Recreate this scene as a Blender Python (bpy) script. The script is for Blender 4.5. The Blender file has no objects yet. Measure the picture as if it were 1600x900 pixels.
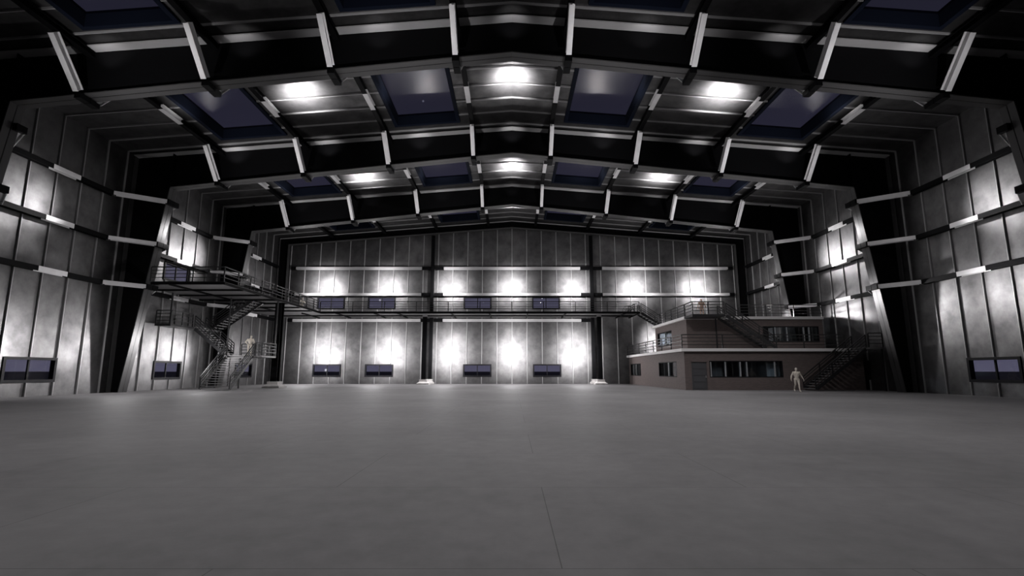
import bpy, bmesh, math, random
from mathutils import Vector, Matrix

random.seed(7)
S = bpy.context.scene
COL = S.collection
C = COL.objects

# ------------------------------------------------------------------ dimensions
W = 30.0                 # half width of the hall
YF = 64.9                # far wall
YB = -13.0               # wall behind the camera
H = 1.555                # eye height
FR = [25.85, 38.85, 51.6, 64.35]          # portal frames
PAN = 1.9075             # cladding panel width
EAVE, RIDGE = 18.55, 20.95
SL = (RIDGE - EAVE) / W
PURL = [3.05, 9.73, 16.4, 23.1]
GIRT = [7.9, 11.2, 14.6]
def roofz(x): return RIDGE - SL * abs(x)
def rbot(x): return 18.68 - 0.107 * abs(x)          # rafter bottom flange
def cin(z): return 29.0 - 0.137 * z              # |x| of the column's inner flange

# ------------------------------------------------------------------ materials
def nmat(name):
    m = bpy.data.materials.new(name); m.use_nodes = True
    nt = m.node_tree
    return m, nt, nt.nodes['Principled BSDF']
def simple(name, col, rough=0.5, metal=0.0, var=0.0, scale=3.0, spec=0.5):
    m, nt, b = nmat(name)
    b.inputs['Base Color'].default_value = (*col, 1)
    b.inputs['Roughness'].default_value = rough
    b.inputs['Metallic'].default_value = metal
    b.inputs['Specular IOR Level'].default_value = spec
    if var:
        g = nt.nodes.new('ShaderNodeNewGeometry')
        n = nt.nodes.new('ShaderNodeTexNoise'); n.inputs['Scale'].default_value = scale; n.inputs['Detail'].default_value = 5
        nt.links.new(g.outputs['Position'], n.inputs['Vector'])
        r = nt.nodes.new('ShaderNodeValToRGB')
        r.color_ramp.elements[0].position = .3; r.color_ramp.elements[1].position = .7
        r.color_ramp.elements[0].color = (*[c * (1 - var) for c in col], 1)
        r.color_ramp.elements[1].color = (*[min(1, c * (1 + var)) for c in col], 1)
        nt.links.new(n.outputs['Fac'], r.inputs['Fac'])
        nt.links.new(r.outputs['Color'], b.inputs['Base Color'])
    return m
def panel_metal(name, lo, hi, r0, r1, metal):
    m, nt, b = nmat(name)
    g = nt.nodes.new('ShaderNodeNewGeometry')
    n = nt.nodes.new('ShaderNodeTexNoise'); n.inputs['Scale'].default_value = .75; n.inputs['Detail'].default_value = 7; n.inputs['Roughness'].default_value = .62
    nt.links.new(g.outputs['Position'], n.inputs['Vector'])
    cr = nt.nodes.new('ShaderNodeValToRGB')
    cr.color_ramp.elements[0].position = .32; cr.color_ramp.elements[1].position = .68
    cr.color_ramp.elements[0].color = (lo, lo * .98, lo * 1.0, 1); cr.color_ramp.elements[1].color = (hi, hi * .985, hi * 1.0, 1)
    nt.links.new(n.outputs['Fac'], cr.inputs['Fac']); nt.links.new(cr.outputs['Color'], b.inputs['Base Color'])
    mr = nt.nodes.new('ShaderNodeMapRange')
    mr.inputs['From Min'].default_value = .3; mr.inputs['From Max'].default_value = .7
    mr.inputs['To Min'].default_value = r1; mr.inputs['To Max'].default_value = r0
    nt.links.new(n.outputs['Fac'], mr.inputs['Value']); nt.links.new(mr.outputs['Result'], b.inputs['Roughness'])
    b.inputs['Metallic'].default_value = metal
    return m
def concrete_floor():
    m, nt, b = nmat('floor_concrete')
    N = nt.nodes.new; L = nt.links.new
    g = N('ShaderNodeNewGeometry')
    n1 = N('ShaderNodeTexNoise'); n1.inputs['Scale'].default_value = .16; n1.inputs['Detail'].default_value = 8; n1.inputs['Roughness'].default_value = .6
    n2 = N('ShaderNodeTexNoise'); n2.inputs['Scale'].default_value = 2.6; n2.inputs['Detail'].default_value = 8; n2.inputs['Roughness'].default_value = .7
    L(g.outputs['Position'], n1.inputs['Vector']); L(g.outputs['Position'], n2.inputs['Vector'])
    mx = N('ShaderNodeMix'); mx.data_type = 'FLOAT'; mx.inputs[0].default_value = .33
    L(n1.outputs['Fac'], mx.inputs[2]); L(n2.outputs['Fac'], mx.inputs[3])
    cr = N('ShaderNodeValToRGB')
    cr.color_ramp.elements[0].position = .33; cr.color_ramp.elements[1].position = .68
    cr.color_ramp.elements[0].color = (.125, .122, .126, 1); cr.color_ramp.elements[1].color = (.285, .277, .283, 1)
    L(mx.outputs[0], cr.inputs['Fac'])
    # slab joints, laid like stretcher bond
    mp = N('ShaderNodeMapping'); mp.inputs['Location'].default_value = (-.4, -1.48, 0)
    L(g.outputs['Position'], mp.inputs['Vector'])
    br = N('ShaderNodeTexBrick'); br.offset = .5; br.offset_frequency = 2; br.squash = 1
    br.inputs['Scale'].default_value = 1; br.inputs['Brick Width'].default_value = 5.57; br.inputs['Row Height'].default_value = 2.91
    br.inputs['Mortar Size'].default_value = .006; br.inputs['Mortar Smooth'].default_value = .4
    br.inputs['Color1'].default_value = br.inputs['Color2'].default_value = (1, 1, 1, 1); br.inputs['Mortar'].default_value = (.45, .45, .45, 1)
    L(mp.outputs['Vector'], br.inputs['Vector'])
    # a few hairline scratches
    n3 = N('ShaderNodeTexNoise'); n3.inputs['Scale'].default_value = .55; n3.inputs['Detail'].default_value = 3; n3.inputs['Distortion'].default_value = 1.2
    L(g.outputs['Position'], n3.inputs['Vector'])
    mu = N('ShaderNodeMix'); mu.data_type = 'RGBA'; mu.blend_type = 'MULTIPLY'; mu.inputs[0].default_value = 1
    L(cr.outputs['Color'], mu.inputs[6]); L(br.outputs['Color'], mu.inputs[7])
    L(mu.outputs[2], b.inputs['Base Color'])
    mr = N('ShaderNodeMapRange'); mr.inputs['From Min'].default_value = .3; mr.inputs['From Max'].default_value = .7
    mr.inputs['To Min'].default_value = .55; mr.inputs['To Max'].default_value = .75
    L(mx.outputs[0], mr.inputs['Value']); L(mr.outputs['Result'], b.inputs['Roughness'])
    bp = N('ShaderNodeBump'); bp.inputs['Strength'].default_value = .12; bp.inputs['Distance'].default_value = .02
    L(n2.outputs['Fac'], bp.inputs['Height']); L(bp.outputs['Normal'], b.inputs['Normal'])
    return m
def brick_mat():
    m, nt, b = nmat('dark_brick')
    N = nt.nodes.new; L = nt.links.new
    g = N('ShaderNodeNewGeometry')
    sx = N('ShaderNodeSeparateXYZ'); L(g.outputs['Position'], sx.inputs[0])
    ad = N('ShaderNodeMath'); ad.operation = 'ADD'; L(sx.outputs['X'], ad.inputs[0]); L(sx.outputs['Y'], ad.inputs[1])
    cb = N('ShaderNodeCombineXYZ'); L(ad.outputs[0], cb.inputs['X']); L(sx.outputs['Z'], cb.inputs['Y'])
    br = N('ShaderNodeTexBrick'); br.inputs['Scale'].default_value = 1
    br.inputs['Brick Width'].default_value = .25; br.inputs['Row Height'].default_value = .085; br.inputs['Mortar Size'].default_value = .008
    br.inputs['Color1'].default_value = (.165, .128, .122, 1); br.inputs['Color2'].default_value = (.130, .103, .099, 1); br.inputs['Mortar'].default_value = (.165, .145, .14, 1)
    L(cb.outputs[0], br.inputs['Vector']); L(br.outputs['Color'], b.inputs['Base Color'])
    b.inputs['Roughness'].default_value = .75
    return m
def glass(name, tint, ior=1.5, rough=0.0):
    m = bpy.data.materials.new(name); m.use_nodes = True
    nt = m.node_tree; nt.nodes.clear(); N = nt.nodes.new; L = nt.links.new
    o = N('ShaderNodeOutputMaterial'); t = N('ShaderNodeBsdfTransparent'); t.inputs['Color'].default_value = (*tint, 1)
    gl = N('ShaderNodeBsdfGlossy'); gl.inputs['Roughness'].default_value = rough
    f = N('ShaderNodeFresnel'); f.inputs['IOR'].default_value = ior
    mx = N('ShaderNodeMixShader'); 
    ge = N('ShaderNodeNewGeometry'); iv = N('ShaderNodeMath'); iv.operation = 'SUBTRACT'; iv.inputs[0].default_value = 1; L(ge.outputs['Backfacing'], iv.inputs[1])
    mlt = N('ShaderNodeMath'); mlt.operation = 'MULTIPLY'; L(f.outputs[0], mlt.inputs[0]); L(iv.outputs[0], mlt.inputs[1])
    L(mlt.outputs[0], mx.inputs[0]); L(t.outputs[0], mx.inputs[1]); L(gl.outputs[0], mx.inputs[2]); L(mx.outputs[0], o.inputs['Surface'])
    return m

M = dict(
    wall=panel_metal('wall_sheet_metal', .095, .175, .47, .56, 1.0),
    roof=panel_metal('roof_sheet_metal', .075, .14, .50, .60, 1.0),
    rib=simple('lit_seam_metal', (.30, .297, .30), .5, .3),  # same metal as the sheets, paled so the seams look lit
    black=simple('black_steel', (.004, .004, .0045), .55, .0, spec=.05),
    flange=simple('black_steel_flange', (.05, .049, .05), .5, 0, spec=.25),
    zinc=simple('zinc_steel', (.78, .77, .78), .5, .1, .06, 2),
    topfl=simple('pale_lit_flange', (.30, .296, .30), .5, 0),  # paled to stand in for highlights on the rafters' top flanges
    girt=simple('dull_zinc_steel', (.40, .395, .40), .5, .2, .06, 2),
    rail=simple('railing_steel', (.022, .022, .024), .45, .2),
    tread=simple('tread_steel', (.22, .216, .22), .5, .2),
    deck=simple('deck_sheet', (.075, .073, .075), .55, .3, .1, 1),
    floor=concrete_floor(),
    brick=brick_mat(),
    white=simple('white_fascia', (.86, .84, .84), .6),
    base=simple('pale_concrete', (.62, .60, .59), .8, 0, .1, 4),
    wframe=simple('window_frame_metal', (.010, .010, .012), .6, spec=.12),
    wsteel=simple('pale_window_post', (.45, .46, .47), .45, .3),
    glass=glass('window_glass', (.96, .96, 1.0), 1.45),
    sglass=glass('skylight_glass', (.62, .62, .70), 1.45, .22),
    oglass=glass('office_glass', (.86, .90, .93), 2.0),
    door=simple('grey_door', (.085, .085, .092), .5),
    knob=simple('handle_steel', (.6, .6, .6), .3, .8),
    curb=simple('skylight_curb', (.005, .007, .014), .7, spec=.06),
    skin=simple('beige_figure', (.82, .75, .66), .6, 0, .05, 9),
    red=simple('red_figure', (.60, .42, .34), .6),
    ground=simple('night_ground', (.02, .02, .03), .95),
    inner=simple('office_inside', (.22, .23, .24), .8),
    cab=simple('pale_partition', (.40, .45, .48), .6),
)

# ------------------------------------------------------------------ mesh helpers
class MB:
    def __init__(s): s.v = []; s.f = []; s.seams = []
    def add(s, vs, fs):
        k = len(s.v); s.v += [tuple(v) for v in vs]; s.f += [tuple(i + k for i in f) for f in fs]; return s
    def quad(s, a, b, c, d): return s.add([a, b, c, d], [(0, 1, 2, 3)])
    def box(s, x0, x1, y0, y1, z0, z1):
        x0, x1 = sorted((x0, x1)); y0, y1 = sorted((y0, y1)); z0, z1 = sorted((z0, z1))
        return s.add([(x0, y0, z0), (x1, y0, z0), (x1, y1, z0), (x0, y1, z0), (x0, y0, z1), (x1, y0, z1), (x1, y1, z1), (x0, y1, z1)],
                     [(0, 3, 2, 1), (4, 5, 6, 7), (0, 1, 5, 4), (1, 2, 6, 5), (2, 3, 7, 6), (3, 0, 4, 7)])
    def hexa(s, a, b):      # two quads, corner to corner
        return s.add(list(a) + list(b), [(0, 3, 2, 1), (4, 5, 6, 7), (0, 1, 5, 4), (1, 2, 6, 5), (2, 3, 7, 6), (3, 0, 4, 7)])
    def beam(s, p, q, w, h, up=(0, 0, 1), off=0.0):
        p = Vector(p); q = Vector(q); d = (q - p).normalized(); up = Vector(up)
        side = d.cross(up)
        if side.length < 1e-5: side = d.cross(Vector((0, 1, 0)))
        side.normalize(); n = side.cross(d).normalized()
        c = [(-w / 2, -h / 2), (w / 2, -h / 2), (w / 2, h / 2), (-w / 2, h / 2)]
        return s.hexa([p + side * a + n * (b + off) for a, b in c], [q + side * a + n * (b + off) for a, b in c])
    def ibeam(s, p, q, w, h, up=(0, 0, 1), t=.035):
        s.beam(p, q, w, t, up, -h / 2 + t / 2); s.beam(p, q, w, t, up, h / 2 - t / 2); s.beam(p, q, t, h - 2 * t, up); return s
    def cyl(s, p, q, r, n=8, r2=None):
        p = Vector(p); q = Vector(q); d = (q - p).normalized(); r2 = r if r2 is None else r2
        a = d.orthogonal().normalized(); b = d.cross(a)
        v = []
        for c, rr in ((p, r), (q, r2)):
            for i in range(n):
                t = 2 * math.pi * i / n; v.append(c + (a * math.cos(t) + b * math.sin(t)) * rr)
        f = [(i, (i + 1) % n, n + (i + 1) % n, n + i) for i in range(n)]
        return s.add(v, f + [tuple(range(n))[::-1], tuple(range(n, 2 * n))])
    def build(s, name, mat, parent=None, smooth=False):
        me = bpy.data.meshes.new(name)
        org = Vector(root_loc(parent)) if parent else Vector((0, 0, 0))
        me.from_pydata([tuple(Vector(v) - org) for v in s.v], [], s.f)
        bm = bmesh.new(); bm.from_mesh(me); bmesh.ops.recalc_face_normals(bm, faces=bm.faces); bm.to_mesh(me); bm.free()
        if smooth:
            for p in me.polygons: p.use_smooth = True
        me.materials.append(M[mat] if isinstance(mat, str) else mat)
        if s.seams:                      # face ranges that are raised seams
            me.materials.append(M['rib'])
            for p in me.polygons: p.material_index = 1 if any(i <= p.index < j for i, j in s.seams) else 0
        o = bpy.data.objects.new(name, me); C.link(o)
        if parent: o.parent = parent
        return o
def root_loc(o):
    while o.parent: o = o.parent
    return o.location
def tag(o, label, cat, group=None, kind=None):
    o['label'] = label; o['category'] = cat
    if group: o['group'] = group
    if kind: o['kind'] = kind
    return o
def thing(name, label, cat, loc, group=None, kind=None):
    o = bpy.data.objects.new(name, None); C.link(o); o.location = loc; o.empty_display_size = .2
    return tag(o, label, cat, group, kind)
ORD = ['first', 'second', 'third', 'fourth', 'fifth', 'sixth']

# ------------------------------------------------------------------ walls with openings
def holed(mb, fn, u0, u1, v0, v1, holes, t):
    """fn(u, v, n) -> point; n = 0 inside face, n = t outside face"""
    us = sorted({u0, u1, *[h[0] for h in holes], *[h[1] for h in holes]}); vs = sorted({v0, v1, *[h[2] for h in holes], *[h[3] for h in holes]})
    def hole(u, v): return any(h[0] < u < h[1] and h[2] < v < h[3] for h in holes)
    for a, b in zip(us, us[1:]):
        for c, d in zip(vs, vs[1:]):
            if hole((a + b) / 2, (c + d) / 2): continue
            for n in (0, t): mb.quad(fn(a, c, n), fn(b, c, n), fn(b, d, n), fn(a, d, n))
    for a, b, c, d in list(holes) + [(u0, u1, v0, v1)]:
        for p, q in (((a, c), (b, c)), ((b, c), (b, d)), ((b, d), (a, d)), ((a, d), (a, c))):
            mb.quad(fn(*p, 0), fn(*q, 0), fn(*q, t), fn(*p, t))
def spans(v0, v1, cuts):
    out = [(v0, v1)]
    for a, b in cuts:
        nx = []
        for p, q in out:
            if b <= p or a >= q: nx.append((p, q)); continue
            if a > p: nx.append((p, a))
            if b < q: nx.append((b, q))
        out = nx
    return out
def ribs(mb, fn, us, v0, vtop, holes, w=.13, h=.10):
    cut = len(mb.f)
    for u in us:
        cuts = [(a[2] - .08, a[3] + .08) for a in holes if a[0] - .1 < u < a[1] + .1]
        for p, q in spans(v0, vtop(u), cuts):
            prof = [(-w / 2, -.001), (-w * .42, -h * .6), (-w * .2, -h), (w * .2, -h), (w * .42, -h * .6), (w / 2, -.001)]
            mb.add([fn(u + e, p, n) for e, n in prof] + [fn(u + e, q, n) for e, n in prof],
                   [(i, (i + 1) % 6, 6 + (i + 1) % 6, 6 + i) for i in range(6)] + [tuple(range(6))[::-1], tuple(range(6, 12))])
    mb.seams.append((cut, len(mb.f)))
def arange(a, b, st):
    out = []
    while a < b: out.append(a); a += st
    return out

WINNO = [0]
def hall_window(fn, u0, u1, v0, v1, label, depth=.3):
    """frame, mullion and two panes standing in the wall opening"""
    WINNO[0] += 1
    c = fn((u0 + u1) / 2, v0, .15)
    r = thing('window_%d' % WINNO[0], label, 'window', c, 'hall windows', 'structure')
    def bx(mb, a, b, c_, d, n0, n1):
        mb.hexa([fn(a, c_, n0), fn(b, c_, n0), fn(b, d, n0), fn(a, d, n0)], [fn(a, c_, n1), fn(b, c_, n1), fn(b, d, n1), fn(a, d, n1)])
    f = MB(); t = .11
    bx(f, u0 - .06, u1 + .06, v0 - .06, v0 + t, -.07, .24); bx(f, u0 - .06, u1 + .06, v1 - t, v1 + .06, -.07, .24)
    bx(f, u0 - .06, u0 + t, v0 + t, v1 - t, -.07, .24); bx(f, u1 - t, u1 + .06, v0 + t, v1 - t, -.07, .24)
    f.build('window_frame', 'wframe', r)
    um = (u0 + u1) / 2
    m = MB(); bx(m, um - .05, um + .05, v0 + t, v1 - t, .1, .2); m.build('mullion', 'wframe', r)
    for a, b in ((u0 + t, um - .05), (um + .05, u1 - t)):
        p = MB(); bx(p, a, b, v0 + t, v1 - t, .145, .155); p.build('pane', 'glass', r)

# far wall
fback = lambda u, v, n: (u, YF + n, v)
FW_LOW = [-23.2, -16.65, -4.35, 4.4]
FW_UP = [-23.15, -16.65, -4.4, 4.35]
hb = [(x - 1.72, x + 1.72, .92, 2.36) for x in FW_LOW] + [(x - 1.72, x + 1.72, 9.42, 10.9) for x in FW_UP]
w = MB(); holed(w, fback, -W, W, 0, EAVE, hb, .3)
w.add([(-W, YF, EAVE), (W, YF, EAVE), (0, YF, RIDGE), (-W, YF + .3, EAVE), (W, YF + .3, EAVE), (0, YF + .3, RIDGE)],
      [(0, 1, 2), (3, 5, 4), (0, 2, 5, 3), (1, 4, 5, 2)])
ribs(w, fback, [PAN * k for k in range(-15, 16)], 0, lambda u: roofz(u) - .05, hb)
o = w.build('wall_back', 'wall'); tag(o, 'far wall of the hall in tall grey sheet metal panels', 'wall', None, 'structure')
pos = ['leftmost', 'second from left', 'third from left', 'rightmost']
for x, p in zip(FW_LOW, pos): hall_window(fback, x - 1.72, x + 1.72, .92, 2.36, 'dark two-pane window low in the far wall, %s of the lower four' % p)
for x, p in zip(FW_UP, pos): hall_window(fback, x - 1.72, x + 1.72, 9.42, 10.9, 'dark two-pane window above the walkway in the far wall, %s of the upper four' % p)
# side walls
SWY = [32.25, 45.1, 57.9]
for s, nm in ((-1, 'left'), (1, 'right')):
    fs = lambda u, v, n, s=s: (s * (W + n), u, v)
    hs = [(y - 1.75, y + 1.75, .92, 2.36) for y in SWY] + [(y - 1.75, y + 1.75, 9.42, 10.9) for y in (SWY[1:] if s < 0 else [])]
    w = MB(); holed(w, fs, YB, YF, 0, EAVE, hs, .3)
    ribs(w, fs, [64.5 - PAN * k for k in range(0, 40)], 0, lambda u: EAVE - .05, hs)
    o = w.build('wall_' + nm, 'wall'); tag(o, nm + ' side wall of the hall in grey sheet metal panels', 'wall', None, 'structure')
    lab = ['dark two-pane window low in the %s wall, nearest the camera', 'dark two-pane window low in the %s wall, beyond the first column', 'dark two-pane window low in the %s wall, farthest one by the corner']
    for i, y in enumerate(SWY):
        if s > 0 and i > 0: continue
        hall_window(fs, y - 1.75, y + 1.75, .92, 2.36, lab[i] % nm)
    if s < 0:
        hall_window(fs, SWY[1] - 1.75, SWY[1] + 1.75, 9.42, 10.9, 'dark window in the left wall above the raised walkway, nearer one')
        hall_window(fs, SWY[2] - 1.75, SWY[2] + 1.75, 9.42, 10.9, 'dark window in the left wall above the raised walkway, farther one')
    else:
        for i, y in enumerate(SWY[1:]):
            q = MB(); q.box(W + .1, W + .2, y - 1.75, y + 1.75, .92, 2.36); b = q.build('wall_right_infill', 'wall', o)
w = MB(); w.box(-W, W, YB - .3, YB, 0, EAVE)
w.add([(-W, YB, EAVE), (W, YB, EAVE), (0, YB, RIDGE)], [(0, 1, 2)])
ff = lambda u, v, n: (u, YB - n, v)
ribs(w, ff, [PAN * k for k in range(-15, 16)], 0, lambda u: EAVE, [])
tag(w.build('wall_front', 'wall'), 'grey sheet metal end wall behind the camera', 'wall', None, 'structure')

# floor and ground outside
f = MB(); f.box(-W - .3, W + .3, YB - .3, YF + .3, -.3, 0)
tag(f.build('floor', 'floor'), 'wide bare grey concrete floor of the hall', 'floor', None, 'structure')
g = MB(); g.quad((-2500, -2500, -.32), (2500, -2500, -.32), (2500, 2500, -.32), (-2500, 2500, -.32))
tag(g.build('ground', 'ground'), 'dark flat ground outside seen through the windows', 'ground', None, 'structure')

# ceiling with skylight openings
SKX = [(4.1, 8.9), (17.35, 22.2)]
BAYS = [(13.2, 25.85), (25.85, 38.85), (38.85, 51.6), (51.6, 64.35)]
SKY = [((a + b) / 2 - 4.5, (a + b) / 2 + 4.5) for a, b in BAYS]
c = MB()
for s in (-1, 1):
    fr = lambda u, v, n, s=s: (s * u, v, roofz(u) + n)
    hs = [(x0, x1, y0, y1) for x0, x1 in SKX for y0, y1 in SKY]
    holed(c, fr, 0, W + .3, YB - .3, YF + .3, hs, .25)
    cut = len(c.f)
    for k in range(0, 28):
        y = 64.5 - PAN * k
        cuts = [(h[0] - .12, h[1] + .12) for h in hs if h[2] - .1 < y < h[3] + .1]
        for p, q in spans(0, W - .05, cuts):
            a = [fr(p, y - .055, -.001), fr(p, y + .055, -.001), fr(p, y + .035, -.10), fr(p, y - .035, -.10)]
            b = [fr(q, y - .055, -.001), fr(q, y + .055, -.001), fr(q, y + .035, -.10), fr(q, y - .035, -.10)]
            c.hexa(a, b)
    c.seams.append((cut, len(c.f)))
tag(c.build('ceiling', 'roof'), 'low pitched roof of the hall in grey sheet metal with cross seams', 'ceiling', None, 'structure')
SIDE = {-1: 'stair-tower', 1: 'brick-office'}
BAYN = ['before the nearest rafter', 'between first and second rafters', 'between second and third rafters', 'behind the third rafter']
for bi, (y0, y1) in enumerate(SKY):
    for s in (-1, 1):
        for xi, (x0, x1) in enumerate(SKX):
            WINNO[0] += 1
            fr = lambda u, v, n, s=s: (s * u, v, roofz(u) + n)
            r = thing('window_%d' % WINNO[0], 'skylight %s the ridge, %s side, %s' % (['next to', 'far from'][xi], SIDE[s], BAYN[bi]), 'skylight', fr((x0 + x1) / 2, (y0 + y1) / 2, 0), 'roof skylights', 'structure')
            k = MB(); t = .16
            def bx(a, b, c_, d, n0, n1, mb=k): mb.hexa([fr(a, c_, n0), fr(b, c_, n0), fr(b, d, n0), fr(a, d, n0)], [fr(a, c_, n1), fr(b, c_, n1), fr(b, d, n1), fr(a, d, n1)])
            bx(x0 - .1, x1 + .1, y0 - .1, y0 + t, -.14, .75); bx(x0 - .1, x1 + .1, y1 - t, y1 + .1, -.14, .75)
            bx(x0 - .1, x0 + t, y0 + t, y1 - t, -.14, .75); bx(x1 - t, x1 + .1, y0 + t, y1 - t, -.14, .75)
            k.build('skylight_curb', 'curb', r)
            p = MB(); bx(x0 + t, x1 - t, y0 + t, y1 - t, .60, .62, p); p.build('pane', 'sglass', r)

# ------------------------------------------------------------------ portal frames
FN = ['nearest', 'second', 'third', 'farthest']
FH = .43
for i, y in enumerate(FR):
    end = (i == 3)
    r = thing('portal_frame', ['black tapered steel portal frame nearest the camera, spanning overhead', 'black tapered steel portal frame, second from the camera', 'black tapered steel portal frame, third from the camera', 'slim black end frame standing against the far wall'][i],
              'steel frame', (0, y, 0), 'portal frames')
    cinf = (lambda z: 28.7) if end else cin
    fh = .3 if end else FH
    bot = (lambda x: roofz(x) - 1.05) if end else rbot
    for s in (-1, 1):
        ztop = bot(cinf(15.8))
        xo = 29.86
        web = MB(); web.hexa([(s * cinf(0), y - .03, 0), (s * xo, y - .03, 0), (s * xo, y + .03, 0), (s * cinf(0), y + .03, 0)],
                             [(s * cinf(ztop), y - .03, ztop), (s * xo, y - .03, roofz(xo) - .1), (s * xo, y + .03, roofz(xo) - .1), (s * cinf(ztop), y + .03, ztop)])
        # haunch between the column head and the rafter
        xk = cinf(ztop)
        cw = web.build('column', 'black', r)
        fl = MB(); fl.hexa([(s * cinf(0), y - fh, 0), (s * (cinf(0) + .06), y - fh, 0), (s * (cinf(0) + .06), y + fh, 0), (s * cinf(0), y + fh, 0)],
                           [(s * cinf(ztop), y - fh, ztop), (s * (cinf(ztop) + .06), y - fh, ztop), (s * (cinf(ztop) + .06), y + fh, ztop), (s * cinf(ztop), y + fh, ztop)])
        fl.build('inner_flange', 'flange', cw)
        fl = MB(); fl.box(s * xo, s * (xo + .06), y - fh, y + fh, 0, roofz(xo) - .12); fl.build('outer_flange', 'flange', cw)
        rw = MB()
        rw.hexa([(0, y - .03, bot(0)), (s * xk, y - .03, bot(xk)), (s * xk, y + .03, bot(xk)), (0, y + .03, bot(0))],
                [(0, y - .03, roofz(0) - .13), (s * xk, y - .03, roofz(xk) - .13), (s * xk, y + .03, roofz(xk) - .13), (0, y + .03, roofz(0) - .13)])
        rw.add([(s * xk, y - .03, bot(xk)), (s * xo, y - .03, roofz(xo) - .13), (s * xk, y - .03, roofz(xk) - .13), (s * xk, y + .03, bot(xk)), (s * xo, y + .03, roofz(xo) - .13), (s * xk, y + .03, roofz(xk) - .13)],
               [(0, 1, 2), (3, 5, 4), (0, 3, 4, 1), (1, 4, 5, 2), (2, 5, 3, 0)])
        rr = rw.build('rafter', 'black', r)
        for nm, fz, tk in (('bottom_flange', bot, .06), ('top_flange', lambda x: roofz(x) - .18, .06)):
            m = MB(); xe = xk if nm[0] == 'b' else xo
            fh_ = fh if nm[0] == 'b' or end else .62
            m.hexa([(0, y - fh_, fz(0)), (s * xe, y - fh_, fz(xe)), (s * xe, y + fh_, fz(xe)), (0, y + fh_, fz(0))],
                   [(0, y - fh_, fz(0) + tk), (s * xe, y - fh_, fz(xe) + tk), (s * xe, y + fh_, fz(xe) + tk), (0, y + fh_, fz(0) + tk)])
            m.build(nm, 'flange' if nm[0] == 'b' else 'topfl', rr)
        if not end:                      # knee stiffener across the haunch
            m = MB(); m.hexa([(s * xk, y - fh, bot(xk)), (s * (xk + .05), y - fh, bot(xk)), (s * (xk + .05), y + fh, bot(xk)), (s * xk, y + fh, bot(xk))],
                             [(s * xk, y - fh, roofz(xk) - .2), (s * (xk + .05), y - fh, roofz(xk) - .2), (s * (xk + .05), y + fh, roofz(xk) - .2), (s * xk, y + fh, roofz(xk) - .2)])
            m.build('stiffener', 'black', rr)

# ------------------------------------------------------------------ purlins with fly braces
BD = .36; BW = .32
PN = ['first', 'second', 'third', 'fourth']
for bi, (ya, yb) in enumerate(BAYS):
    for s in (-1, 1):
        for pi, x in enumerate(PURL):
            X = s * x; zt = roofz(x) - .2; zc = zt - BD / 2; ym = (ya + yb) / 2
            up = (s * SL, 0, 1)
            r = thing('purlin', 'black roof purlin, %s from the ridge on the %s side, %s' % (PN[pi], SIDE[s], BAYN[bi]), 'purlin', (X, ym, zt), 'roof purlins')
            lo, hi = ya + .06, yb - .06
            MB().ibeam((X, lo, zc), (X, ym - 1.05, zc), BW, BD, up).build('beam', 'black', r); MB().ibeam((X, ym + 1.05, zc), (X, hi, zc), BW, BD, up).build('beam', 'black', r)
            m = MB(); m.ibeam((X, ym - 1.05, zc), (X, ym + 1.05, zc), BW, BD, up); m.build('splice', 'zinc', r)
            for f, d in ((ya, 1), (yb, -1)):
                if f < 20: continue
                if f > 64:
                    continue
                zb = rbot(x)
                p0 = (X, f + d * 2.45, zt - BD - .12); p1 = (X, f + d * .62, zb + .10)
                m = MB(); m.ibeam(p0, p1, .29, .42, (0, d, 1)); m.build('brace', 'zinc', r)
                m = MB(); m.box(X - .19, X + .19, f + d * .02, f + d * .62, zb - .30, zb - .03); m.build('bracket', 'black', r)

# ------------------------------------------------------------------ wall girts
LV = ['lowest', 'middle', 'top']
GB = ['between first and second frames', 'between second and third frames', 'behind the third frame']
for s in (-1, 1):
    for bi, (ya, yb) in enumerate(BAYS[1:]):
        for li, z in enumerate(GIRT):
            if s > 0 and bi == 2 and li == 0: continue
            xw = s * (W - .32); ym = (ya + yb) / 2; up = (1, 0, 0)
            r = thing('wall_girt', 'steel girt on the %s wall, %s row, %s' % (SIDE[s], LV[li], GB[bi]), 'girt', (xw, ym, z), 'side wall girts')
            hi_end = yb - (.4 if bi == 2 else 2.3)
            MB().ibeam((xw, ya + 2.3, z), (xw, ym - 1.05, z), BW, BD, up).build('beam', 'black', r); MB().ibeam((xw, ym + 1.05, z), (xw, hi_end, z), BW, BD, up).build('beam', 'black', r)
            m = MB(); m.ibeam((xw, ym - 1.05, z), (xw, ym + 1.05, z), BW, BD, up); m.build('splice', 'zinc', r)
            for f, d in ((ya, 1), (yb, -1)):
                if f > 64: continue
                xi = s * (cin(z) - .0)
                m = MB(); m.ibeam((xw - s * .12, f + d * 2.45, z), (xi - s * .08, f + d * .50, z), .29, .36, (1, 0, 0)); m.build('brace', 'zinc', r)
                m = MB(); m.box(xi - s * .05, xi - s * .30, f + d * .02, f + d * .62, z - .19, z + .19); m.build('bracket', 'black', r)
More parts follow.
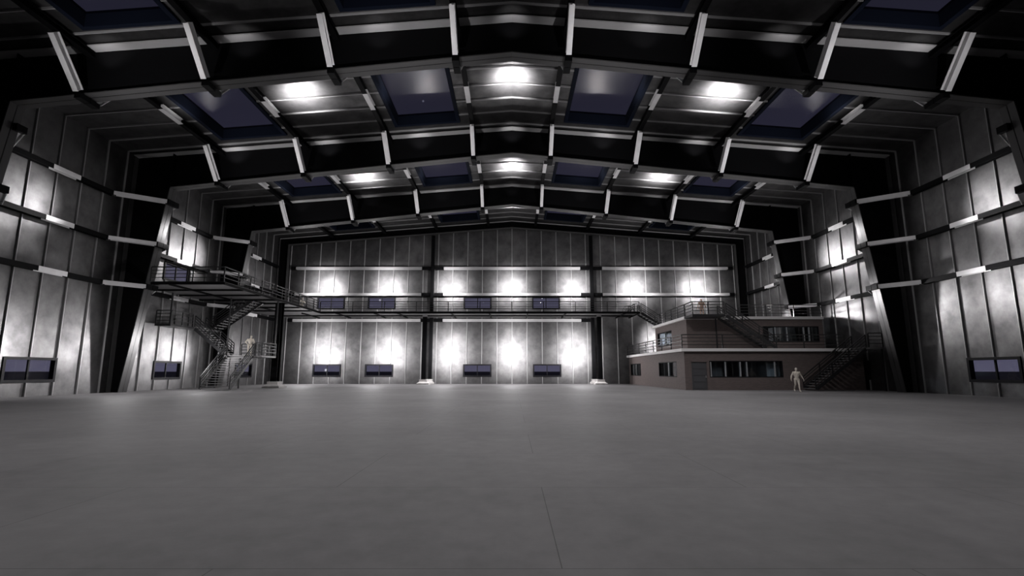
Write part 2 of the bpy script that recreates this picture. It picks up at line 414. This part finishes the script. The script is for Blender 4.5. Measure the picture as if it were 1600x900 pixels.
# far wall girts, black sleeves beside the wind columns
WCX = 10.15
for li, z in enumerate(GIRT):
    for xi, (xa, xb, nm) in enumerate(((-28.6, -WCX, 'left'), (-WCX, WCX, 'middle'), (WCX, 28.6, 'right'))):
        if li == 0 and xi == 2: continue
        y = YF - .30
        r = thing('wall_girt', 'pale steel girt across the %s third of the far wall, %s of three rows' % (nm, LV[li]), 'girt', ((xa + xb) / 2, y, z), 'far wall girts')
        a = xa + (.9 if xi == 0 else 1.4); b = xb - (.9 if xi == 2 else 1.4)
        m = MB(); m.ibeam((a, y, z), (b, y, z), .34, .36, (0, 1, 0)); m.build('beam', 'girt', r)
        MB().box(xa + .24, a, y - .19, y + .19, z - .2, z + .2).build('end_sleeve', 'black', r); MB().box(b, xb - .24, y - .19, y + .19, z - .2, z + .2).build('end_sleeve', 'black', r)

# wind columns and walkway columns
def steel_post(x, y, z1, label, w=.42, dp=.5, pad=.55, cat='column'):
    r = thing('steel_column', label, cat, (x, y, 0), 'round-the-hall steel columns')
    m = MB()
    m.box(x - w / 2, x + w / 2, y - dp / 2, y - dp / 2 + .05, .6, z1); m.box(x - w / 2, x + w / 2, y + dp / 2 - .05, y + dp / 2, .6, z1); m.box(x - .03, x + .03, y - dp / 2 + .05, y + dp / 2 - .05, .6, z1)
    m.build('shaft', 'black', r)
    b = MB(); k = pad
    q = k * .62
    b.hexa([(x - k, y - k, 0), (x + k, y - k, 0), (x + k, y + k, 0), (x - k, y + k, 0)], [(x - k, y - k, .16), (x + k, y - k, .16), (x + k, y + k, .16), (x - k, y + k, .16)])
    b.hexa([(x - k * .95, y - k * .95, .16), (x + k * .95, y - k * .95, .16), (x + k * .95, y + k * .95, .16), (x - k * .95, y + k * .95, .16)], [(x - q, y - q, .34), (x + q, y - q, .34), (x + q, y + q, .34), (x - q, y + q, .34)])
    b.box(x - q, x + q, y - q, y + q, .34, .6)
    b.build('footing', 'base', r)
    return r
for s in (-1, 1):
    steel_post(s * WCX, YF - .62, roofz(WCX) - 1.3, 'tall black steel column against the far wall on the %s, rising to the roof' % SIDE[s], .42, .3, .5)
WZ = 8.33
steel_post(-10.45, 61.4, WZ - .32, 'black post on a pale footing under the far walkway, left of centre', .46, .5, .72)
steel_post(10.45, 61.4, WZ - .32, 'black post on a pale footing under the far walkway, right of centre', .46, .5, .72)
steel_post(-22.5, 49.3, WZ - .32, 'black post on a large pale footing under the left walkway edge', .62, .62, .8)

# ------------------------------------------------------------------ railings and stairs
def railing(parent, a, b, h=1.12, n=4, step=2.2, ends=(1, 1), mat='rail', first=.0):
    """handrail mesh is the part; posts and lower rails are its sub-parts"""
    a = Vector(a); b = Vector(b); up = Vector((0, 0, 1)); L = (b - a).length
    top = MB().beam(a + up * h, b + up * h, .085, .07).build('railing', mat, parent)
    for k in range(1, n):
        z = h * k / n + .02
        MB().beam(a + up * z, b + up * z, .05, .05).build('rail', mat, top)
    m = max(1, round(L / step))
    for k in range(m + 1):
        if (k == 0 and not ends[0]) or (k == m and not ends[1]): continue
        p = a.lerp(b, k / m)
        MB().box(p.x - .04, p.x + .04, p.y - .04, p.y + .04, p.z, p.z + h - .03).build('post', mat, top)
    return top
def stairs(label, p, d, width, rise, run, n, group, sides=(1, 1), mat='tread', h=1.0):
    """p: middle of the lowest edge; d: unit direction of climb in plan"""
    p = Vector(p); d = Vector((d[0], d[1], 0)); sd = Vector((-d.y, d.x, 0)); up = Vector((0, 0, 1))
    r = thing('staircase', label, 'stairs', p, group)
    for k in range(n):
        c = p + d * (run * (k + .5) / n) + up * (rise * (k + 1) / n - .03)
        MB().beam(c - sd * (width / 2 - .05), c + sd * (width / 2 - .05), run / n * .92, .05).build('tread', mat, r)
    for s in (-1, 1):
        o = sd * (s * width / 2)
        MB().beam(p + o + d * .14 + up * .22, p + o + d * (run - .12) + up * (rise - .12), .05, .26, off=-.05).build('stringer', 'rail', r)
    for s, on in zip((-1, 1), sides):
        if not on: continue
        o = sd * (s * width / 2)
        railing(r, p + o + d * .1 + up * .12, p + o + d * (run - .08) + up * rise, h, 4, 2.0)
    return r
def landing(label, x0, x1, y0, y1, z, group, posts=(), t=.16, mat='tread'):
    r = thing('stair_landing', label, 'landing', ((x0 + x1) / 2, (y0 + y1) / 2, z), group)
    m = MB(); m.box(x0, x1, y0, y1, z - t, z); m.build('platform', mat, r)
    for px, py, za, zb in posts:
        MB().box(px - .05, px + .05, py - .05, py + .05, za, zb).build('post', 'rail', r)
    return r

GL = 'left stair tower'
Z1, Z2 = 2.92, 5.42
stairs('lowest flight of the left stairs, climbing away from the floor to the first landing', (-23.8, 41.6, 0), (0, 1), 2.4, Z1, 3.6, 15, GL)
la = landing('first landing of the left stairs with a beige figure standing on it', -25.2, -21.9, 45.22, 47.9, Z1, GL,
             [(-25.1, 47.8, 0, Z1 - .16), (-22.02, 47.8, Z1, WZ - .29), (-25.1, 45.35, Z1, WZ - .29)])
railing(la, (-21.95, 45.3, Z1), (-21.95, 47.85, Z1), step=1.3); railing(la, (-22.55, 45.27, Z1), (-21.98, 45.27, Z1), step=1)
railing(la, (-25.1, 47.85, Z1), (-21.98, 47.85, Z1), step=1.5)
stairs('middle flight of the left stairs, climbing toward the left wall in shadow', (-25.22, 46.1, Z1), (-1, 0), 1.6, Z2 - Z1, 2.95, 12, GL)
lb = landing('upper landing of the left stairs beside the left wall', -29.5, -28.2, 42.2, 49.8, Z2, GL, [(-28.35, 42.35, Z2, WZ - .29), (-28.35, 49.7, 0, Z2 - .16)], .16, 'rail')
railing(lb, (-29.45, 42.24, Z2), (-28.24, 42.24, Z2), step=1.3); railing(lb, (-28.24, 42.3, Z2), (-28.24, 45.2, Z2), step=1.4)
stairs('top flight of the left stairs, rising to the walkway opening', (-28.18, 48.7, Z2), (1, 0), 1.9, WZ - Z2, 3.9, 14, GL)

# raised walkway: along the left wall, then across the far wall
r = thing('walkway', 'black raised steel walkway on posts along the left and far walls', 'walkway', (-22, 60, 0))
RECT = [(-27.5, -22, 38.5, 47.55), (-24.2, -22, 47.55, 49.9), (-27.5, -22, 49.9, 58.4), (-29.3, -27.5, 39.5, 47.55), (-29.3, -27.5, 49.9, 51.0), (-29.3, -27.5, 52.25, 58.4), (-29.3, 14.6, 58.4, 63.95)]
m = MB()
for x0, x1, y0, y1 in RECT: m.box(x0, x1, y0, y1, WZ - .14, WZ)
m.build('deck', 'deck', r)
def wbeam(a, b, wd=.12, hh=.14): MB().beam((a[0], a[1], WZ - .14 - hh / 2), (b[0], b[1], WZ - .14 - hh / 2), wd, hh).build('joist', 'black', r)
def edge(a, b): MB().beam((a[0], a[1], WZ - .16), (b[0], b[1], WZ - .16), .1, .2).build('edge_beam', 'black', r)
edge((-27.5, 38.45), (-21.95, 38.45)); edge((-21.95, 38.5), (-21.95, 58.35)); edge((-21.9, 58.35), (14.65, 58.35)); edge((14.65, 58.4), (14.65, 63.95))
for y in (41.5, 44.5, 47.4, 50.0, 53.2, 56.2): wbeam((-29.2 if abs(y - 51.6) > 1 else -27.5, y), (-22.05, y))
for x in (-26.2,): wbeam((x, 38.6), (x, 47.3)); wbeam((x, 50.1), (x, 58.3))
for x in (-24.1, -20.2, -15.8, -13.1, -7.0, -2.6, 1.8, 6.2, 13.0): wbeam((x, 58.45), (x, 63.9), .12, .14)
wbeam((-29.2, 61.3), (-10.75, 61.3)); wbeam((-10.15, 61.3), (10.15, 61.3)); wbeam((10.75, 61.3), (14.5, 61.3))
railing(r, (-27.6, 38.5, WZ), (-22.0, 38.5, WZ), step=2.8)
railing(r, (-22.0, 38.55, WZ), (-22.0, 58.35, WZ), step=2.05, ends=(0, 1))
railing(r, (-21.95, 58.4, WZ), (14.6, 58.4, WZ), step=3.6, ends=(0, 1))
railing(r, (14.6, 60.6, WZ), (14.6, 63.9, WZ), step=1.6)
railing(r, (-28.1, 47.5, WZ), (-24.2, 47.5, WZ), step=2)
# half-round spoked frame at the walkway's right end
wl = thing('spoked_frame', 'small black half-round spoked frame standing at the far walkway end', 'frame', (13.45, 58.9, WZ))
cw_ = Vector((13.45, 58.9, WZ + .05)); m = MB()
for k in range(12):
    a0, a1 = math.pi * k / 12, math.pi * (k + 1) / 12
    for R_ in (.66, .30): m.cyl(cw_ + Vector((R_ * math.cos(a0), 0, R_ * math.sin(a0))), cw_ + Vector((R_ * math.cos(a1), 0, R_ * math.sin(a1))), .035, 6)
m.build('rim', 'rail', wl)
for k in range(7):
    a0 = math.pi * k / 6; MB().cyl(cw_, cw_ + Vector((.66 * math.cos(a0), 0, .66 * math.sin(a0))), .025, 6).build('spoke', 'rail', wl)

# ------------------------------------------------------------------ brick building on the right
BX, BY = 14.5, 43.5; RZ1 = 3.45
UX, UY0, UY1 = 16.5, 48.4, 59.0; RZ2 = 6.65
B = thing('brick_building', 'two-storey dark brick office block with white roof edges inside the hall', 'building', (22, 50, 0))
T = .25
def bwall(name, fn, u0, u1, v0, v1, holes, parent=B):
    m = MB(); holed(m, fn, u0, u1, v0, v1, holes, T); return m.build(name, 'brick', parent)
lf = lambda u, v, n: (u, BY + n, v)
ls = lambda u, v, n: (BX + n, u, v)
uf = lambda u, v, n: (u, UY0 + n, v)
us_ = lambda u, v, n: (UX + n, u, v)
ub = lambda u, v, n: (u, UY1 - n, v)
h_lf = [(16.58, 22.75, 1.03, 2.42), (15.0, 16.4, 0.0, 2.38)]
h_ls = [(45.6, 51.2, 1.03, 2.42), (58.3, 63.3, 1.03, 2.42)]
h_uf = [(23.7, 29.0, 4.25, 5.75)]
h_us = [(53.0, 58.2, 4.25, 5.75)]
h_ub = [(16.9, 20.8, 4.2, 5.9), (23.5, 28.5, 4.2, 5.9)]
gw = bwall('front_wall', lf, BX, 29.55, 0, 3.2, h_lf); gs = bwall('side_wall', ls, BY + T, 64.0, 0, 3.2, h_ls)
uw = bwall('upper_front_wall', uf, UX, 29.4, RZ1, 6.4, h_uf); uss = bwall('upper_side_wall', us_, UY0 + T, UY1 - T, RZ1, 6.4, h_us); ubw = bwall('upper_back_wall', ub, UX, 29.4, RZ1, 6.4, h_ub)
m = MB(); m.box(14.2, 26.6, 43.2, 64.0, 3.2, RZ1); m.box(26.6, 29.55, 43.2, 51.0, 3.2, RZ1); m.box(26.6, 29.55, 52.2, 64.0, 3.2, RZ1); m.build('lower_roof_slab', 'white', B)
m = MB(); m.box(16.2, 26.6, 48.1, 59.3, 6.4, RZ2); m.box(26.6, 29.4, 48.1, 51.0, 6.4, RZ2); m.box(26.6, 29.4, 52.2, 59.3, 6.4, RZ2); m.build('upper_roof_slab', 'white', B)
MB().box(BX + 8.8, BX + 9.0, BY + 1.6, 63.5, 0, 3.19).build('partition', 'inner', B)
def owindow(fn, u0, u1, v0, v1, posts, label, wide=.09):
    def bx(mb, a, b, c_, d, n0, n1): mb.hexa([fn(a, c_, n0), fn(b, c_, n0), fn(b, d, n0), fn(a, d, n0)], [fn(a, c_, n1), fn(b, c_, n1), fn(b, d, n1), fn(a, d, n1)])
    f = MB(); t = .08
    bx(f, u0, u1, v0, v0 + t, .02, .2); bx(f, u0, u1, v1 - t, v1, .02, .2); bx(f, u0, u0 + t, v0 + t, v1 - t, .02, .2); bx(f, u1 - t, u1, v0 + t, v1 - t, .02, .2)
    fo = f.build('window', 'wframe', B); fo['label'] = label
    q = [u0 + t] + list(posts) + [u1 - t]
    for a, b in zip(q, q[1:]):
        m = MB(); bx(m, a + wide / 2, b - wide / 2, v0 + t, v1 - t, .11, .12); m.build('pane', 'oglass', fo)
    for p in posts:
        m = MB(); bx(m, p - wide / 2, p + wide / 2, v0 + t, v1 - t, .04, .18); m.build('mullion', 'wsteel', fo)
owindow(lf, *h_lf[0], [16.72, 17.95, 19.2, 19.75, 22.1], 'long dark window strip')
owindow(ls, *h_ls[0], [48.2], 'pale reflecting window'); owindow(ls, *h_ls[1], [60.8], 'small far window')
owindow(uf, *h_uf[0], [24.9, 26.0, 27.6, 28.1], 'dark upper window strip'); owindow(us_, *h_us[0], [55.4], 'bright upper window')
for h in h_ub: owindow(ub, *h, [(h[0] + h[1]) / 2], 'rear upper window')
# cabinet standing behind the long window
m = MB(); m.box(22.05, 22.7, 44.3, 44.9, 0, 2.2); ct = m.build('storage_cabinet', 'cab'); tag(ct, 'pale grey storage cabinet behind the right end of the long office window', 'cabinet')
# door with four recessed panels
d0 = MB(); d0.box(15.06, 16.34, BY + .06, BY + .12, .02, 2.32)
for k in range(4):
    z0 = .14 + k * .54; d0.box(15.2, 16.2, BY + .035, BY + .06, z0, z0 + .42)
dd = d0.build('door', 'door', B); dd['label'] = 'grey four-panel door'
m = MB(); m.box(15.0, 15.06, BY - .03, BY + .2, 0, 2.38); m.box(16.34, 16.4, BY - .03, BY + .2, 0, 2.38); m.box(15.0, 16.4, BY - .03, BY + .2, 2.32, 2.40); m.build('door_frame', 'brick', dd)
m = MB(); m.box(16.2, 16.28, BY - .04, BY + .06, .98, 1.2); m.build('handle', 'knob', dd)
# terrace railings
railing(B, (14.3, 43.3, RZ1), (28.0, 43.3, RZ1), 1.15, 4, 3.4)
railing(B, (14.3, 43.35, RZ1), (14.3, 63.8, RZ1), 1.15, 4, 2.9, ends=(0, 1))
railing(B, (16.3, 48.15, RZ2), (16.3, 58.3, RZ2), 1.12, 4, 2.0)
railing(B, (21.4, 48.2, RZ2), (29.3, 48.2, RZ2), 1.12, 4, 2.6)
# landing and stair from the upper roof
GR = 'stairs of the brick office block'
lc = landing('dark steel landing in front of the upper roof of the brick building', 16.25, 19.2, 45.9, 48.08, RZ2 - .02, GR, [(19.1, 47.9, RZ1 + .006, RZ2 - .24)], .22, 'rail')
railing(lc, (16.3, 45.95, RZ2), (16.3, 48.05, RZ2), 1.12, 4, 2); railing(lc, (16.3, 45.95, RZ2), (19.15, 45.95, RZ2), 1.12, 4, 1.4, ends=(0, 1))
stairs('upper steel flight between the two roofs of the brick building', (23.75, 46.95, RZ1), (-1, 0), 1.9, RZ2 - RZ1, 4.5, 16, GR)
# lower stair in front of the building
stairs('lower steel flight from the hall floor in front of the brick building', (23.95, 42.1, 0), (1, 0), 1.7, RZ1, 4.5, 17, GR)
ld = landing('dark landing at the head of the lower flight beside the right wall', 28.47, 29.6, 41.0, 43.15, RZ1, GR, [(29.5, 41.1, 0, RZ1 - .16)])
railing(ld, (28.5, 41.1, RZ1), (29.6, 41.1, RZ1), 1.12, 4, .8)
# short flight from the walkway down to the upper roof
stairs('short black flight linking the far walkway to the upper roof of the brick building', (17.3, 59.6, RZ2), (-1, 0), 1.6, WZ - RZ2, 2.5, 8, GR)

# ------------------------------------------------------------------ people
def blob(bm, c, r, sc=(1, 1, 1), rot=None, seg=14):
    m = Matrix.Translation(Vector(c)) @ (rot.to_4x4() if rot else Matrix.Identity(4)) @ Matrix.Diagonal((r * sc[0], r * sc[1], r * sc[2], 1))
    bmesh.ops.create_uvsphere(bm, u_segments=seg, v_segments=seg // 2 + 2, radius=1, matrix=m)
def bone(bm, a, b, ra, rb, n=14):
    a = Vector(a); b = Vector(b); L = (b - a).length
    if L < 1e-4: return
    q = (b - a).normalized().to_track_quat('Z', 'Y').to_matrix().to_4x4()
    bmesh.ops.create_cone(bm, cap_ends=True, segments=n, radius1=ra, radius2=rb, depth=L, matrix=Matrix.Translation((a + b) / 2) @ q)
    blob(bm, a, ra, seg=n); blob(bm, b, rb, seg=n)
def hand(bm, wr, d, pn, side):
    """wr wrist, d direction of the fingers, pn palm normal, side = direction of the thumb"""
    d = d.normalized(); t = (side - d * side.dot(d)).normalized(); pn = d.cross(t).normalized() * (1 if d.cross(t).dot(pn) > 0 else -1)
    pc = wr + d * .055
    rot = Matrix((t, pn, d)).transposed()
    blob(bm, pc, 1, (.047, .018, .058), rot)
    for k, (o, L) in enumerate(((.037, .080), (.0125, .090), (-.0125, .083), (-.036, .066))):
        b = wr + d * .098 + t * o; dirs = d; p = b
        for j, fr in enumerate((.45, .32, .23)):
            q = p + dirs * (L * fr); bone(bm, p, q, .0092 - .0008 * j, .0084 - .0008 * j, 8); p = q
            dirs = (dirs + pn * .35).normalized()
    p = wr + d * .03 + t * .032; dirs = (d * .6 + t * .8).normalized()
    for j, L in enumerate((.04, .034, .027)):
        q = p + dirs * L; bone(bm, p, q, .0125 - .001 * j, .0115 - .001 * j, 8); p = q; dirs = (dirs + d * .5 + pn * .15).normalized()
def person(label, loc, heading, J, mat='skin', turn=0.0, voxel=.0068):
    """J: joints in a local frame, facing -Y, z up, feet at 0, 1.84 m tall; heading turns about z"""
    bm = bmesh.new(); V = lambda k: Vector(J[k])
    pel, chest, neck, head = V('pelvis'), V('chest'), V('neck'), V('head')
    bone(bm, pel + Vector((-.055, 0, -.02)), pel + Vector((.055, 0, -.02)), .108, .108)
    mid = pel.lerp(chest, .45)
    for a, b, w0, w1, dpt in ((pel, mid, .15, .148, .108), (mid, chest, .148, .195, .122)):
        for k in range(6):
            t = k / 5; c_ = a.lerp(b, t); blob(bm, c_, 1, (w0 + (w1 - w0) * t, dpt, .09))
    sl, sr = V('shl'), V('shr')
    for s_ in (-1, 1):
        blob(bm, chest + Vector((s_ * .088, -.068, .055)), 1, (.105, .052, .075))
        bone(bm, neck + Vector((s_ * .03, .02, -.02)), Vector(J['sh' + 'lr'[s_ > 0]]) + Vector((-s_ * .05, .01, .02)), .05, .045)
        blob(bm, chest + Vector((s_ * .15, .02, -.02)), 1, (.06, .09, .13))
        for k_ in range(3): blob(bm, mid + Vector((s_ * .042, -.091, -.05 + .075 * k_)), 1, (.042, .02, .036))
    blob(bm, chest + Vector((0, .05, .03)), 1, (.16, .07, .14))
    for k in (sl, sr): bone(bm, chest + Vector((0, 0, .12)), k, .075, .066); blob(bm, k, .082)
    bone(bm, chest + Vector((0, .01, .14)), neck, .08, .066); bone(bm, neck, head + Vector((0, .01, -.05)), .066, .062)
    for k in ('l', 'r'):
        s = V('sh' + k); e = V('el' + k); w_ = V('wr' + k)
        m_ = s.lerp(e, .45); bone(bm, s, m_, .064, .062); bone(bm, m_, e, .062, .046)
        f = e.lerp(w_, .3); bone(bm, e, f, .046, .050); bone(bm, f, w_, .050, .029)
        d = V('hd' + k); hand(bm, w_, d, Vector(J['pn' + k]), Vector(J['th' + k]))
        hp, kn, an, to = V('hp' + k), V('kn' + k), V('an' + k), V('to' + k)
        t = hp.lerp(kn, .35); bone(bm, hp, t, .095, .09); bone(bm, t, kn, .09, .058)
        cf = kn.lerp(an, .3) + Vector((0, .018, 0)); bone(bm, kn, cf, .058, .06); bone(bm, cf, an, .06, .037)
        heel = an + Vector((0, .045, -.045)); bone(bm, an, heel, .038, .034); bone(bm, an + Vector((0, -.02, -.02)), to, .04, .026); bone(bm, heel, to, .032, .026)
        blob(bm, hp + Vector((0, .07, .03)), .09)
    # head with brow, eye sockets, nose, lips, chin, ears
    R = Matrix.Rotation(turn, 3, 'Z'); hv = lambda x, y, z: head + R @ Vector((x, y, z))
    blob(bm, hv(0, .01, .035), 1, (.083, .10, .095), R); blob(bm, hv(0, -.03, -.03), 1, (.068, .066, .088), R)
    blob(bm, hv(0, -.07, -.095), .028, (1, .8, .8), R)
    for s in (-1, 1):
        blob(bm, hv(s * .03, -.082, .018), 1, (.026, .014, .010), R); blob(bm, hv(s * .032, -.076, -.004), .014, (1, .8, .75), R)
        blob(bm, hv(s * .079, .012, 0), 1, (.012, .024, .034), R); blob(bm, hv(s * .045, -.06, -.032), .024, (1, 1, .8), R)
    bone(bm, hv(0, -.088, .006), hv(0, -.108, -.032), .009, .016, 8)
    blob(bm, hv(0, -.086, -.062), 1, (.026, .013, .007), R); blob(bm, hv(0, -.084, -.076), 1, (.023, .013, .008), R)
    me = bpy.data.meshes.new('person_src'); bm.to_mesh(me); bm.free()
    ob = bpy.data.objects.new('person_src', me); C.link(ob)
    rm = ob.modifiers.new('r', 'REMESH'); rm.mode = 'VOXEL'; rm.voxel_size = voxel
    sm = ob.modifiers.new('s', 'SMOOTH'); sm.factor = .5; sm.iterations = 3
    dg = bpy.context.evaluated_depsgraph_get(); dg.update()
    me2 = bpy.data.meshes.new_from_object(ob.evaluated_get(dg)); bpy.data.objects.remove(ob)
    zmin = min(v.co.z for v in me2.vertices)
    for v in me2.vertices: v.co.z -= zmin
    for p in me2.polygons: p.use_smooth = True
    me2.materials.clear(); me2.materials.append(M[mat])
    o = bpy.data.objects.new('person', me2); C.link(o); o.location = loc; o.rotation_euler = (0, 0, heading)
    return tag(o, label, 'person', 'figures in the hall')
def base_pose(**k):
    J = dict(pelvis=(0, 0, .98), chest=(0, -.01, 1.33), neck=(0, 0, 1.55), head=(0, -.03, 1.70),
             shl=(-.205, 0, 1.46), shr=(.205, 0, 1.46), ell=(-.31, .03, 1.18), elr=(.31, .03, 1.18), wrl=(-.36, -.05, .93), wrr=(.36, -.05, .93),
             hdl=(-.08, -.1, -1), hdr=(.08, -.1, -1), pnl=(1, 0, 0), pnr=(-1, 0, 0), thl=(0, -1, 0), thr=(0, -1, 0),
             hpl=(-.105, 0, .93), hpr=(.105, 0, .93), knl=(-.12, -.02, .51), knr=(.12, -.02, .51), anl=(-.12, .02, .09), anr=(.12, .02, .09), tol=(-.14, -.17, .03), tor=(.14, -.17, .03))
    J.update(k); return J
def to_cam(x, y, off=0.0): return math.atan2(-x, y) * -1 * -1 + off
# facing: local -Y points at the camera when heading = atan2(-x, y)
walk = base_pose(pelvis=(0, 0, .965), knl=(-.11, .06, .53), anl=(-.13, .36, .20), tol=(-.14, .22, .06), knr=(.10, -.13, .53), anr=(.11, -.20, .10), tor=(.13, -.39, .035),
                 ell=(-.35, .02, 1.20), wrl=(-.43, -.14, .97), elr=(.36, .08, 1.20), wrr=(.46, -.02, .96), hdl=(.05, -.3, -1), hdr=(.05, -.2, -1))
P1 = (21.85, 39.9); person('beige bare mannequin-like figure walking across the floor by the right stairs', (P1[0], P1[1], 0), math.atan2(-P1[0], P1[1]) + .25, walk)
aki = base_pose(chest=(.01, -.06, 1.32), neck=(.03, -.1, 1.54), head=(.06, -.15, 1.68), shl=(-.2, -.03, 1.44), shr=(.22, -.08, 1.45),
                ell=(-.38, .06, 1.22), wrl=(-.22, -.14, 1.03), hdl=(.6, -.2, -.5), pnl=(1, .3, 0), thl=(0, -1, .4), elr=(.33, -.16, 1.2), wrr=(.27, -.38, 1.10), hdr=(-.1, -1, -.1), pnr=(0, 0, -1), thr=(-1, 0, 0))
P2 = (-23.6, 46.35); person('beige figure with one hand on its hip on the first landing of the left stairs', (P2[0], P2[1], Z1 + .012), math.atan2(-P2[0], P2[1]), aki)
lean = base_pose(chest=(0, -.09, 1.31), neck=(0, -.16, 1.52), head=(0, -.21, 1.66), shl=(-.2, -.1, 1.43), shr=(.2, -.1, 1.43),
                 ell=(-.28, -.24, 1.2), wrl=(-.2, -.44, 1.15), elr=(.28, -.24, 1.2), wrr=(.2, -.44, 1.15), hdl=(.2, -1, -.1), hdr=(-.2, -1, -.1), pnl=(0, 0, -1), pnr=(0, 0, -1), thl=(1, 0, 0), thr=(-1, 0, 0))
P3 = (-24.9, 60.2); person('beige figure behind the railing on the corner of the raised walkway', (P3[0], P3[1], WZ + .012), math.atan2(-P3[0], P3[1]) + .3, lean)
P4 = (18.35, 49.2); person('reddish beige figure standing on the upper roof of the brick building', (P4[0], P4[1], RZ2 + .012), math.atan2(-P4[0], P4[1]), base_pose(), 'red')

# ------------------------------------------------------------------ lamps of the hall, with unseen spots added
def lamp(x, y, z, p, rad=.12):
    l = bpy.data.lights.new('hall_lamp', 'POINT'); l.energy = p; l.shadow_soft_size = rad; l.color = (1, .975, .985)
    o = bpy.data.objects.new('hall_lamp', l); o.location = (x, y, z); C.link(o)
def spot(x, y, z, tx, ty, tz, p, half, blend=.7, rad=.15):
    l = bpy.data.lights.new('hall_or_fill_spot', 'SPOT'); l.energy = p; l.shadow_soft_size = rad; l.color = (1, .975, .985)
    l.spot_size = math.radians(2 * half); l.spot_blend = blend
    o = bpy.data.objects.new('hall_or_fill_spot', l); o.location = (x, y, z); C.link(o)
    o.rotation_euler = (Vector((tx, ty, tz)) - Vector((x, y, z))).to_track_quat('-Z', 'Y').to_euler()
PR, PW, PS, PU, PD = 40, 520, 2600, 4400, 860
for y in (4, 11.6, 19.2, 27.7, 32.2, 40.9, 47.0, 57.4):
    for n in range(-3, 4):
        x = 7.1 * n; z = roofz(x) - 2.0
        main = y not in (27.7, 40.9)
        if main: lamp(x, y, z, PR * (.1 if abs(n) == 3 else 1) * (.6 if y < 20 else 1))
        if abs(n) < 3: spot(x, y, z, x, y, 0, PD * (.65 if y < 6 else 1), 50, .9)  # down spots added to light the floor apart from the roof lamps
        if y > 15: spot(x, y, z, x, y, 30, PU * (.3 if not main or y < 20 else 1) * (1, .25, 1, .07)[abs(n)], 56 if main else 62, 1)
for f, k in zip(FR[:3], (55, 100, 25)):  # unseen uplights added only to brighten the rafter top flanges
    for n in range(-3, 4):
        x = 7.35 * n; spot(x, f - 1.15, roofz(x) - 1.35, x, f - .2, roofz(x) - .2, k, 48, 1, .08)
for f in FR[:3]:  # unseen low spots added to brighten the fly braces
    for x in (-19.7, -6.4, 6.4, 19.7):
        spot(x, f - 8, 8.5, x, f - 1.2, 17.6, 4200, 24, 1)
for n in range(-3, 4):
    x = 8.15 * n
    if n < 2:
        lamp(x, YF - 4.5, 3.6, PW * 1.7); spot(x, YF - 4.5, 3.4, x * .985, YF, 3.6, PS * .85, 56, 1); spot(x, YF - 4.5, 5.6, x * .985, YF, 5.2, PS * .3, 56, 1)  # the higher, weaker spot is added to stretch each pool upward
    lamp(x, YF - 4.0, 12.4, PW * .65); spot(x, YF - 4.0, 12.4, x * .985, YF, 12.2, PS * .9, 50, 1)
spot(9, 27, 15, 17.5, 43.5, 2, 3400, 24, 1)  # unseen spot added to brighten the brick front
for x in (19.0, 25.5): spot(x, YF - 4.5, 5.6, x, YF, 5.2, PS, 42, 1)  # unseen spots added to light the wall behind the rear office windows
for s in (-1, 1):
    for y in (34.0, 42.3, 50.4, 58.6):
        k = .5 if y == 34.0 else 1
        z = 3.4 if s < 0 else 7.0
        lamp(s * 25.5, y, z, PW * (.75 if s < 0 and y < 45 else .12)); spot(s * 25.5, y, z, s * W, y - 5.5, z * .9 + .2, PS * k * (.1 if s < 0 and y > 55 else 1), 42 if y < 45 else 33, 1)
        z = 12.8
        lamp(s * 26.0, y, z, PW * .12); spot(s * 26.0, y, z, s * W, y - 4.5, z - .5, PS * k, 34, 1)

# ------------------------------------------------------------------ night sky
wd = bpy.data.worlds.new('night'); S.world = wd; wd.use_nodes = True
nt = wd.node_tree; N = nt.nodes.new; L = nt.links.new
bg = nt.nodes['Background']
tc = N('ShaderNodeTexCoord'); sp = N('ShaderNodeSeparateXYZ'); L(tc.outputs['Generated'], sp.inputs[0])
cr = N('ShaderNodeValToRGB'); e = cr.color_ramp.elements
e[0].position = 0; e[0].color = (.084, .081, .120, 1); e[1].position = .6; e[1].color = (.031, .030, .042, 1)
L(sp.outputs['Z'], cr.inputs['Fac'])
vo = N('ShaderNodeTexVoronoi'); vo.inputs['Scale'].default_value = 22; L(tc.outputs['Generated'], vo.inputs['Vector'])
st = N('ShaderNodeMapRange'); st.inputs['From Min'].default_value = .02; st.inputs['From Max'].default_value = .07; st.inputs['To Min'].default_value = .8; st.inputs['To Max'].default_value = 0
L(vo.outputs['Distance'], st.inputs['Value'])
ad = N('ShaderNodeMix'); ad.data_type = 'RGBA'; ad.blend_type = 'ADD'; ad.inputs[0].default_value = 1
L(cr.outputs['Color'], ad.inputs[6]); L(st.outputs['Result'], ad.inputs[7]); L(ad.outputs[2], bg.inputs['Color'])

# ------------------------------------------------------------------ camera and colour
cam = bpy.data.cameras.new('camera'); cam.sensor_width = 36; cam.lens = 18; cam.clip_end = 5000; cam.clip_start = .05
co = bpy.data.objects.new('camera', cam); C.link(co); co.location = (0, 0, H); co.rotation_euler = (math.radians(90 + 9.23), 0, 0)
S.camera = co
vs = S.view_settings; vs.view_transform = 'Standard'; vs.look = 'None'; vs.exposure = 0; vs.gamma = 1; vs.use_curve_mapping = False
cy = S.cycles
cy.use_denoising = True; cy.max_bounces = 4; cy.diffuse_bounces = 1; cy.glossy_bounces = 2; cy.transparent_max_bounces = 12
cy.sample_clamp_indirect = 4; cy.use_light_tree = True; cy.caustics_reflective = False; cy.caustics_refractive = False
